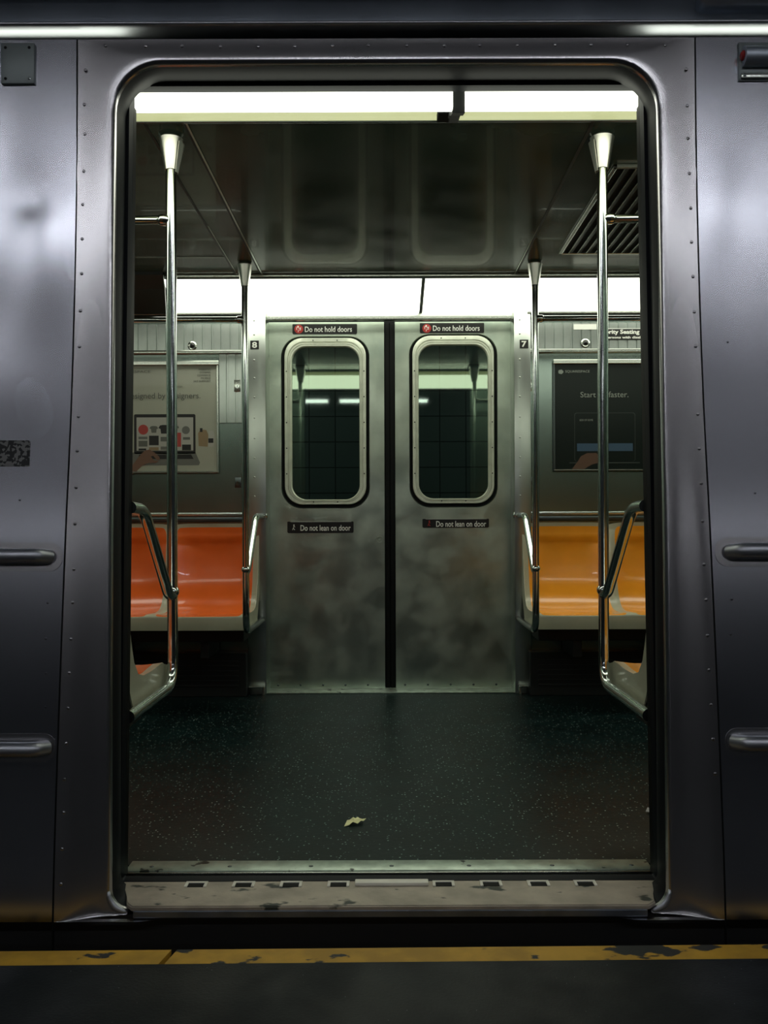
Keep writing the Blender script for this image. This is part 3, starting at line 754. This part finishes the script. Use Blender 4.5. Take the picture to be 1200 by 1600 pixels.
ppoly(t, L0, 'hand_picture', 'p_dskin', [(893, 735), (903, 722), (908, 714), (918, 709), (932, 709), (938, 716), (936, 724), (925, 727), (918, 731), (912, 735)], 5)

# ---- ceiling vent on the right
vx0, vx1, vy0, vy1 = .727, 1.45, 2.87-CAMD, 3.80-CAMD
t = thing('ceiling_vent', 'dark slatted air vent in the ceiling to the right', 'vent', (vx0, vy1, 2.0)); L0 = t.location.copy()
fr = bmesh.new()
box(fr, vx0, vx1, vy1-.014, vy1, 1.988, 2.0, .002); box(fr, vx0, vx1, vy0, vy0+.014, 1.988, 2.0, .002)
box(fr, vx0, vx0+.014, vy0, vy1, 1.988, 2.0, .002); box(fr, vx1-.014, vx1, vy0, vy1, 1.988, 2.0, .002)
obj('frame', offs(fr, L0), 'trim', t)
obj('dark_backing', offs(B(vx0+.01, vx1-.01, vy0+.01, vy1-.01, 1.9975, 1.9995), L0), 'rubber', t)
for k in range(18):
    x = vx0+.040+k*.037
    bm = bmesh.new()
    v = [bm.verts.new(p) for p in ((x, vy0+.014, 1.990), (x+.020, vy0+.014, 1.997), (x+.020, vy1-.014, 1.997), (x, vy1-.014, 1.990), (x, vy0+.014, 1.992), (x+.019, vy0+.014, 1.9985), (x+.019, vy1-.014, 1.9985), (x, vy1-.014, 1.992))]
    for f in ((0, 1, 2, 3), (4, 5, 6, 7), (0, 1, 5, 4), (1, 2, 6, 5), (2, 3, 7, 6), (3, 0, 4, 7)): bm.faces.new([v[i] for i in f])
    sl = obj('slat', offs(bm, L0), 'grille', t)
    obj('slat_edge', offs(B(x-.001, x+.0015, vy0+.014, vy1-.014, 1.989, 1.992), L0), 'trim', sl)

# ---- dark sign box hanging under the far light at the left
xa, xc = at(246, 420, 4.15).x, at(206, 420, 4.15).x
t = thing('sign_box', 'dark wedge-shaped housing hanging below the far light at the left', 'box', ((xa+xc)/2, FW-.2, 1.90)); L0 = t.location.copy()
bm = bmesh.new()
v = [bm.verts.new(p) for p in ((-1.02, 2.08, 2.0), (-1.55, 2.08, 2.0), (-1.55, FW-.03, 1.905), (-1.075, FW-.03, 1.905), (-1.02, 2.08, 1.985), (-1.55, 2.08, 1.985), (-1.55, FW-.06, 1.895), (-1.10, FW-.06, 1.895))]
v2 = [bm.verts.new(p) for p in ((-1.035, 2.17, 1.945), (-1.55, 2.17, 1.945))]
bm.faces.new((v[0], v[1], v[5], v[4])); bm.faces.new((v[4], v[5], v2[1], v2[0])); bm.faces.new((v2[0], v2[1], v[6], v[7])); bm.faces.new((v[7], v[6], v[2], v[3]))
bm.faces.new((v[3], v[2], v[1], v[0])); bm.faces.new((v[0], v[4], v2[0], v[7], v[3])); bm.faces.new((v[1], v[2], v[6], v2[1], v[5]))
obj('housing', offs(bm, L0), 'grille', t)
obj('end_edge', offs(tube(bmesh.new(), [(-1.02, 2.085, 1.987), (-1.034, 2.17, 1.944), (-1.098, FW-.062, 1.894)], .004, 8), L0), 'trimdk', t)

# ---- stanchion poles
def stanchion(s, D, wallY, label, arm_dir):
    """s side, D distance, arm_dir -1 runs to the near wall, +1 to the far wall"""
    X = s*.640 if arm_dir < 0 else s*.627
    if arm_dir > 0 and s > 0: X = .652
    Y = D-CAMD; r = .0155
    t = thing('grab_pole', label, 'pole', (X, Y, .40))
    L0 = t.location.copy()
    yw = wallY-Y                                                      # towards wall
    pts = bend([(0, 0, 1.57), (0, 0, -.025), (0, yw-(.022 if arm_dir < 0 else 0), -.025)], .085, 12)
    sharp(obj('pole', tube(bmesh.new(), pts, r, 24), 'chrome', t), 40)
    sc = 1.0 if arm_dir < 0 else .93
    prof = [(.0175*sc, 1.502), (.0185*sc, 1.500), (.035*sc, 1.588), (.036*sc, 1.592), (.030*sc, 1.599)]
    c = sharp(obj('ceiling_cone', lathe(bmesh.new(), (0, 0, 0), prof), 'cone', t), 30)
    if arm_dir < 0:
        fl = bmesh.new()
        a0 = -s*0+ (0 if s < 0 else PI)
        ring = []
        for h, rr_ in ((1.492, .0195), (1.578, .0375)):
            ring.append([fl.verts.new((rr_*math.cos(a0+q), rr_*math.sin(a0+q), h)) for q in [(-.7+1.4*k/8) for k in range(9)]])
        for k in range(8): fl.faces.new((ring[0][k], ring[0][k+1], ring[1][k+1], ring[1][k]))
        g = bmesh.ops.extrude_face_region(fl, geom=fl.faces[:])
        for q in [z for z in g['geom'] if isinstance(z, bmesh.types.BMVert)]: q.co.x *= 1.06; q.co.y *= 1.06
        obj('cone_clamp', fl, 'cone', c)
    # armrest
    zj = .25; zt = .488
    run = .31*(1 if arm_dir > 0 else -1)
    pts = bend([(0, 0, zj), (0, run, zt), (0, yw, zt+.003)], .06, 10)
    pts = [Vector((0, 0, zj))]+bend([(0, run*.02, zj-.012), (0, run*.16, zj-.004), (0, run, zt), (0, yw, zt+.003)], .05, 8)
    sharp(obj('armrest', tube(bmesh.new(), pts, .0155, 22), 'chrome', t), 40)
    bm = bmesh.new(); bmesh.ops.create_uvsphere(bm, u_segments=20, v_segments=12, radius=.0205)
    for v in bm.verts: v.co.z = v.co.z*.9+zj
    obj('joint', bm, 'chrome', t, True)
    bm = bmesh.new(); lathe(bm, (0, yw-(.008 if arm_dir > 0 else -.008), zt+.003), [(.026, .008 if arm_dir > 0 else -.008), (.026, .003), (.018, -.004)], 'y', 20) if False else lathe(bm, (0, yw, zt+.003), [(.026, 0), (.026, -.006*arm_dir), (.018, -.012*arm_dir)], 'y', 20)
    if arm_dir > 0: obj('wall_flange', bm, 'chrome', t, True)
    else: bm.free()
    # overhead grab rail along the seats
    zr = 1.353
    obj('grab_rail', tube(bmesh.new(), [(s*.010, 0, zr), (s*(LEN-abs(X)-.01), 0, zr)], .0125, 20), 'chrome', t, True)
    bm = bmesh.new(); lathe(bm, (s*.012, 0, zr), [(.0165, -.006), (.0165, .018), (.014, .024)], 'x', 20) if s > 0 else lathe(bm, (s*.012, 0, zr), [(.0165, .006), (.0165, -.018), (.014, -.024)], 'x', 20)
    obj('rail_collar', bm, 'chrome', t, True)
    return t
stanchion(-1, 2.66, .236, 'thick steel pole nearest on the left, bent armrest at its middle', -1)
stanchion(1, 2.66, .236, 'thick steel pole nearest on the right, bent armrest at its middle', -1)
stanchion(-1, 3.95, FW-.012, 'slim far steel pole left of the doors, beside numeral 8', 1)
stanchion(1, 3.95, FW-.012, 'slim far steel pole right of the doors, beside numeral 7', 1)

# ---- benches
def bench(s, x_in, nseat, wally, facing, label, seatmat, depth=.43, pitch=.44):
    """s side; facing -1 = seat faces the camera (far bench), +1 = faces away (near bench)"""
    t = thing('bench', label, 'bench', (s*x_in, wally, 0)); sd = s
    prof = [(.012, .855), (.020, .80), (.042, .72), (.064, .62), (.085, .545), (.112, .488), (.15, .452), (.20, .440), (.28, .438), (.36, .442), (.405, .443), (.425, .436), (depth, .425)]
    # resample
    def pr(v):
        f = v*(len(prof)-1); i = min(int(f), len(prof)-2); q = f-i
        P4 = [prof[max(i-1, 0)], prof[i], prof[i+1], prof[min(i+2, len(prof)-1)]]
        return tuple(.5*(2*P4[1][c]+(P4[2][c]-P4[0][c])*q+(2*P4[0][c]-5*P4[1][c]+4*P4[2][c]-P4[3][c])*q*q+(-P4[0][c]+3*P4[1][c]-3*P4[2][c]+P4[3][c])*q**3) for c in (0, 1))
    nu, nv = 26, 48
    def surf(k, u, v):
        yy, zz = pr(v)
        c = (1-abs(2*u-1)**3.2)
        c = max(0, c)
        cv = math.sin(min(1, v*1.15)*PI)
        back = .044*c*math.sin(max(0, min(1, v/.55))*PI)
        pan = .018*c*math.sin(max(0, min(1, (v-.35)/.62))*PI)
        # back pushes to the wall, pan sinks
        yy -= back*(1 if yy > .03 else .5); zz -= pan
        if v < .06: zz -= .010*abs(2*u-1)**6
        return (sd*(k+u)*pitch, facing*max(yy, .006), zz)
    shell = bmesh.new(); pads = []
    vs_ = [0, .018, .036, .042, .052, .066, .084, .106]+[.106+(.865-.106)*i/40 for i in range(1, 41)]+[.885, .901, .914, .924, .930, .950, .975, 1]
    J0, J1 = 2, len(vs_)-4
    def ui(j):
        v = vs_[min(max(j, J0), J1)]; r_ = .07
        d = max(0, 1-(v-vs_[J0])/r_, 1-(vs_[J1]-v)/(.065))
        return .055+.045*(1-math.sqrt(max(0, 1-min(1, d)**2)))
    ni = 22
    for k in range(nseat):
        pad = bmesh.new()
        for bm_, sel in ((shell, 0), (pad, 1)):
            cache = {}
            def V(i, j):
                if (i, j) not in cache:
                    a_ = ui(j); n__ = ni+4
                    u = (0, a_*.5, a_)[i] if i < 3 else ((1-a_, 1-a_*.5, 1)[i-(n__-2)] if i >= n__-2 else a_+(1-2*a_)*(i-2)/ni)
                    cache[(i, j)] = bm_.verts.new(surf(k, u, vs_[j]))
                return cache[(i, j)]
            for i in range(ni+4):
                for j in range(len(vs_)-1):
                    inner_ = 2 <= i < ni+2 and J0 <= j < J1
                    if inner_ == bool(sel): bm_.faces.new((V(i, j), V(i+1, j), V(i+1, j+1), V(i, j+1)))
        pads.append(pad)
    W = nseat*pitch
    # front apron, underside, end cheeks
    def q(pts): shell.faces.new([shell.verts.new(p) for p in pts])
    fy = facing*depth
    zb = .368
    box(shell, min(0, sd*W), max(0, sd*W), min(fy, fy-facing*.012), max(fy, fy-facing*.012), zb, .4255, .002)
    for xe in (0, sd*W):
        out = [(prof[i][0]*facing, prof[i][1]) for i in range(len(prof))]+[(fy, zb), (facing*.16, .355), (facing*.10, .37), (facing*.07, .42), (facing*.006, .52), (facing*.006, .855)]
        xo = xe-.004*sd*(1 if xe == 0 else -1)
        a = [shell.verts.new((xe, y_, z_)) for y_, z_ in out]; b = [shell.verts.new((xo, y_, z_)) for y_, z_ in out]
        shell.faces.new(a); shell.faces.new(b[::-1])
        for i in range(len(out)): shell.faces.new((a[i], a[(i+1) % len(out)], b[(i+1) % len(out)], b[i]))
    bmesh.ops.remove_doubles(shell, verts=shell.verts, dist=.0004)
    o = obj('seat_shell', shell, 'cream', t); sharp(o, 40)
    for pad in pads: obj('seat_pad', pad, seatmat, t, True)
    # grey support beam underneath
    ux0, ux1 = sorted((sd*.03, sd*(W-.03)))
    obj('support_beam', B(ux0, ux1, facing*.10, facing*.30, .30, .36, .004), 'grille', t)
    for k in range(nseat):
        xx = sd*(k+.5)*pitch
        obj('bracket', B(xx-.02, xx+.02, facing*.008, facing*.28, .22, .302, .003), 'grille', t)
    return t
bench(-1, .647, 3, FW-.004, -1, 'red-orange molded bench against the far wall, left of the doors', 'orange', pitch=.435)
bench(1, .674, 3, FW-.004, -1, 'amber molded bench against the far wall, right of the doors', 'amber', pitch=.435)
bench(-1, .668, 3, .240, 1, 'red-orange molded bench behind the left jamb, only its end showing', 'orange', depth=.475)
bench(1, .668, 3, .240, 1, 'amber molded bench behind the right jamb, only its end showing', 'amber', depth=.475)

# heater grilles below the far benches
for s, lab in ((-1, 'black slatted heater panel under the far red-orange bench'), (1, 'black slatted heater panel under the far amber bench')):
    t = thing('heater_panel', lab, 'heater', (s*1.4, FW-.08, 0))
    obj('casing', B(-.70, .84 if s < 0 else .70, 0, .078, 0.0, .215, .004) if False else B(-.70, .70, 0, .078, 0.0, .215, .004), 'grille', t)
    for k in range(6): obj('slat', B(-.66, .66, -.005, 0, .05+k*.024, .058+k*.024, .001), 'grille', t)

# ---- litter on the floor
p = at(552, 1286, 2.54)
bm = bmesh.new()
ol = [(-.0272, -.034), (-.020, -.006), (-.013, .016), (-.004, .022), (.002, .023), (.009, .026), (.014, .018), (.022, .013), (.033, .012), (.026, .002), (.019, -.008), (.010, -.014), (-.004, -.020), (-.014, -.026)]
c0 = bm.verts.new((0, 0, .007)); vs = [bm.verts.new((x, y_, .0025+.008*abs(math.sin(i*1.7)))) for i, (x, y_) in enumerate(ol)]
for i in range(len(vs)): bm.faces.new((c0, vs[i], vs[(i+1) % len(vs)]))
g = bmesh.ops.extrude_face_region(bm, geom=bm.faces[:])
for v in [z for z in g['geom'] if isinstance(z, bmesh.types.BMVert)]: v.co.z -= .0012
lf = obj('dry_leaf', bm, 'leaf', loc=(p.x, p.y, .001)); tag(lf, 'pale yellow dry leaf lying on the dark car floor', 'leaf')
p = at(1015, 1267, 2.62)
bm = bmesh.new(); c0 = bm.verts.new((0, 0, .006))
vs = [bm.verts.new((x, y_, z_)) for x, y_, z_ in ((-.014, .002, .004), (-.003, .020, .010), (.020, .018, .003), (.022, -.014, .002), (.002, -.022, .008))]
for i in range(5): bm.faces.new((c0, vs[i], vs[(i+1) % 5]))
g = bmesh.ops.extrude_face_region(bm, geom=bm.faces[:])
for v in [z for z in g['geom'] if isinstance(z, bmesh.types.BMVert)]: v.co.z -= .001
tag(obj('paper_scrap', bm, 'paper', loc=(p.x, p.y, .001)), 'white paper scrap on the car floor by the right jamb', 'litter')

# ================================================================== EXTERIOR FITTINGS
def ext_tangent(z): return math.atan2(P_(z+.01)-P_(z-.01), .02)
# grey cover plate top left
a, b = on_body(6, 68), on_body(58, 131)
t = thing('cover_plate', 'square grey cover plate with four screws, top left of the car side', 'plate', ((a.x+b.x)/2, P_((a.z+b.z)/2), (a.z+b.z)/2))
hx, hz = (b.x-a.x)/2, (a.z-b.z)/2
sharp(obj('plate', B(-hx, hx, -.008, .004, -hz, hz, .0025), 'cover', t), 40)
for sx, sz in ((-1, 1), (1, 1), (-1, -1), (1, -1)):
    bm = bmesh.new(); lathe(bm, (0, 0, 0), [(.0036, 0), (.0034, -.001), (.002, -.0014)], 'y', 14)
    obj('screw', bm, 'rubber' if (sx, sz) != (1, -1) else 'chrome', t, loc=(sx*(hx-.012), -.008, sz*(hz-.012)))
# worn sticker
a, b = on_body(-30, 686), on_body(46, 727)
zc = (a.z+b.z)/2; ta = ext_tangent(zc)
ms = mat('worn_sticker_print', (.30, .30, .29), .6)
nt = ms.node_tree; vo = nt.nodes.new('ShaderNodeTexVoronoi'); vo.inputs['Scale'].default_value = 170; tcn = nt.nodes.new('ShaderNodeTexCoord'); nt.links.new(tcn.outputs['Object'], vo.inputs['Vector'])
sp = nt.nodes.new('ShaderNodeSeparateColor'); nt.links.new(vo.outputs['Color'], sp.inputs[0]); cr = nt.nodes.new('ShaderNodeValToRGB'); cr.color_ramp.interpolation = 'CONSTANT'
cr.color_ramp.elements[0].color = (.015, .017, .017, 1); cr.color_ramp.elements[1].position = .5; cr.color_ramp.elements[1].color = (.22, .22, .21, 1)
nt.links.new(sp.outputs[0], cr.inputs[0]); nt.links.new(cr.outputs[0], nt.nodes['Principled BSDF'].inputs['Base Color'])
hx, hz = (b.x-a.x)/2, (a.z-b.z)/2
o = obj('worn_sticker', plate(bmesh.new(), rr(hx, hz, -hz, .006, .003, 5), -.0015, .004), ms)
o.location = ((a.x+b.x)/2, P_(zc)-.0004, zc); o.rotation_euler = (-ta, 0, 0)
tag(o, 'scratched black and grey sticker on the left car side', 'sticker')
# outside grab handles
def handle(px_end, px_plate, py0, py1, pb0, pb1, s, label):
    pc = on_body(px_end, (pb0+pb1)/2); zc = pc.z; yc = P_(zc); ta = ext_tangent(zc); k = (yc+CAMD)/F
    xe = pc.x; xp = (px_plate-CX)*k; L = .34
    t = thing('outside_grab_bar', label, 'grab bar', (xe, yc, zc)); t.rotation_euler = (-ta, 0, 0)
    hh = (py1-py0)/2*k; Lp = L+abs(xp-xe)*2
    cxp = (xp-xe)+s*Lp/2
    base = plate(bmesh.new(), rr(Lp/2, hh, -hh, hh*.9, hh*.9, 10, cx=cxp), -.0016, .004)
    sharp(obj('base_plate', base, 'frame', t), 40)
    rb = (pb1-pb0)/2*k
    pts = bend([(s*.004, .0, 0), (s*.022, -.030, 0), (s*(L-.03), -.030, 0), (s*(L-.006), 0, 0)], .012, 5)
    bm = tube(bmesh.new(), pts, rb, 18)
    sharp(obj('bar', bm, 'gutter_hi', t), 45)
    return t
handle(80, 98, 847, 892, 857, 880, -1, 'upper steel grab bar on the car side, left of the doorway')
handle(75, 86, 1143, 1187, 1155, 1178, -1, 'lower steel grab bar on the car side, left of the doorway')
handle(1137, 1117, 842, 888, 852, 877, 1, 'upper steel grab bar on the car side, right of the doorway')
handle(1143, 1132, 1138, 1180, 1149, 1173, 1, 'lower steel grab bar on the car side, right of the doorway')
# marker lamp top right
a, b = on_body(1155, 70), on_body(1240, 130)
zc = (a.z+b.z)/2; t = thing('marker_lamp', 'small outside lamp with red lens, top right of the car side', 'lamp', (a.x, P_(zc), zc))
W = b.x-a.x; H = a.z-b.z
fr = bmesh.new(); box(fr, 0, W, -.006, .004, -H/2, H/2, .002)
sharp(obj('base_plate', fr, 'cover', t), 40)
bm = bmesh.new(); tube(bm, [(.008, -.012, .008), (W-.008, -.012, .008)], .024, 24); sharp(obj('housing', bm, 'gutter', t), 40)
bm = bmesh.new(); lathe(bm, (0, 0, 0), [(.012, 0), (.011, -.004), (.006, -.007)], 'x', 18)
obj('red_lens', bm, 'redlamp', t, True, loc=(.0085, -.014, .010))
bm = bmesh.new(); box(bm, .004, W-.004, -.012, -.006, -H/2+.003, -H/2+.018, .003); sharp(obj('lower_clip', bm, 'trim', t), 40)
for xx in (.012, W-.012):
    bm = bmesh.new(); lathe(bm, (xx, -.012, -H/2+.0105), [(.004, 0), (.003, -.001)], 'y', 12); obj('screw', bm, 'trimdk', t)
# dark roof fitting cut off by the top right of the frame
a = at(1075, 30, 2.1)
prof = [(.12, 2.07), (.10, 2.10), (.11, 2.2), (.16, 2.2), (.19, 2.07)]
bm = bmesh.new(); box(bm, .745, 1.3, .125, .19, 2.078, 2.2, .02, 4)
roofm = sharp(obj('roof_housing', bm, 'gutter'), 40); tag(roofm, 'dark rounded housing on the roof edge at the top right', 'housing')

# ================================================================== PLATFORM LIGHTS
def plat_light(x0, x1, y, z, m, label, group):
    t = thing('platform_light', label, 'light', ((x0+x1)/2, y, z), group)
    h = (x1-x0)/2
    obj('reflector', B(-h-.03, h+.03, -.09, .09, .03, .10, .01), 'stone', t)
    for yy in (-.045, .045): obj('tube', tube(bmesh.new(), [(-h, yy, 0), (h, yy, 0)], .022, 10), m, t)
    obj('hanger', B(-.02, .02, -.02, .02, .10, 3.25-z), 'stone', t)
    return t
for k in (-3, -2, -1, 0, 2, 3):
    x0 = -.82+1.72*k
    plat_light(x0, x0+1.51, -8.2, 2.98, 'tubeB', 'platform tube lamp in the row behind the viewer, mirrored in door glass', 'platform lamps mirrored in the door glass')
for k in range(-3, 3):
    x0 = .7+1.5*k
    plat_light(x0, x0+1.25, -2.8, 2.98, 'tubeA', 'platform tube lamp above the platform edge, shining on the car side', 'platform lamps above the edge')
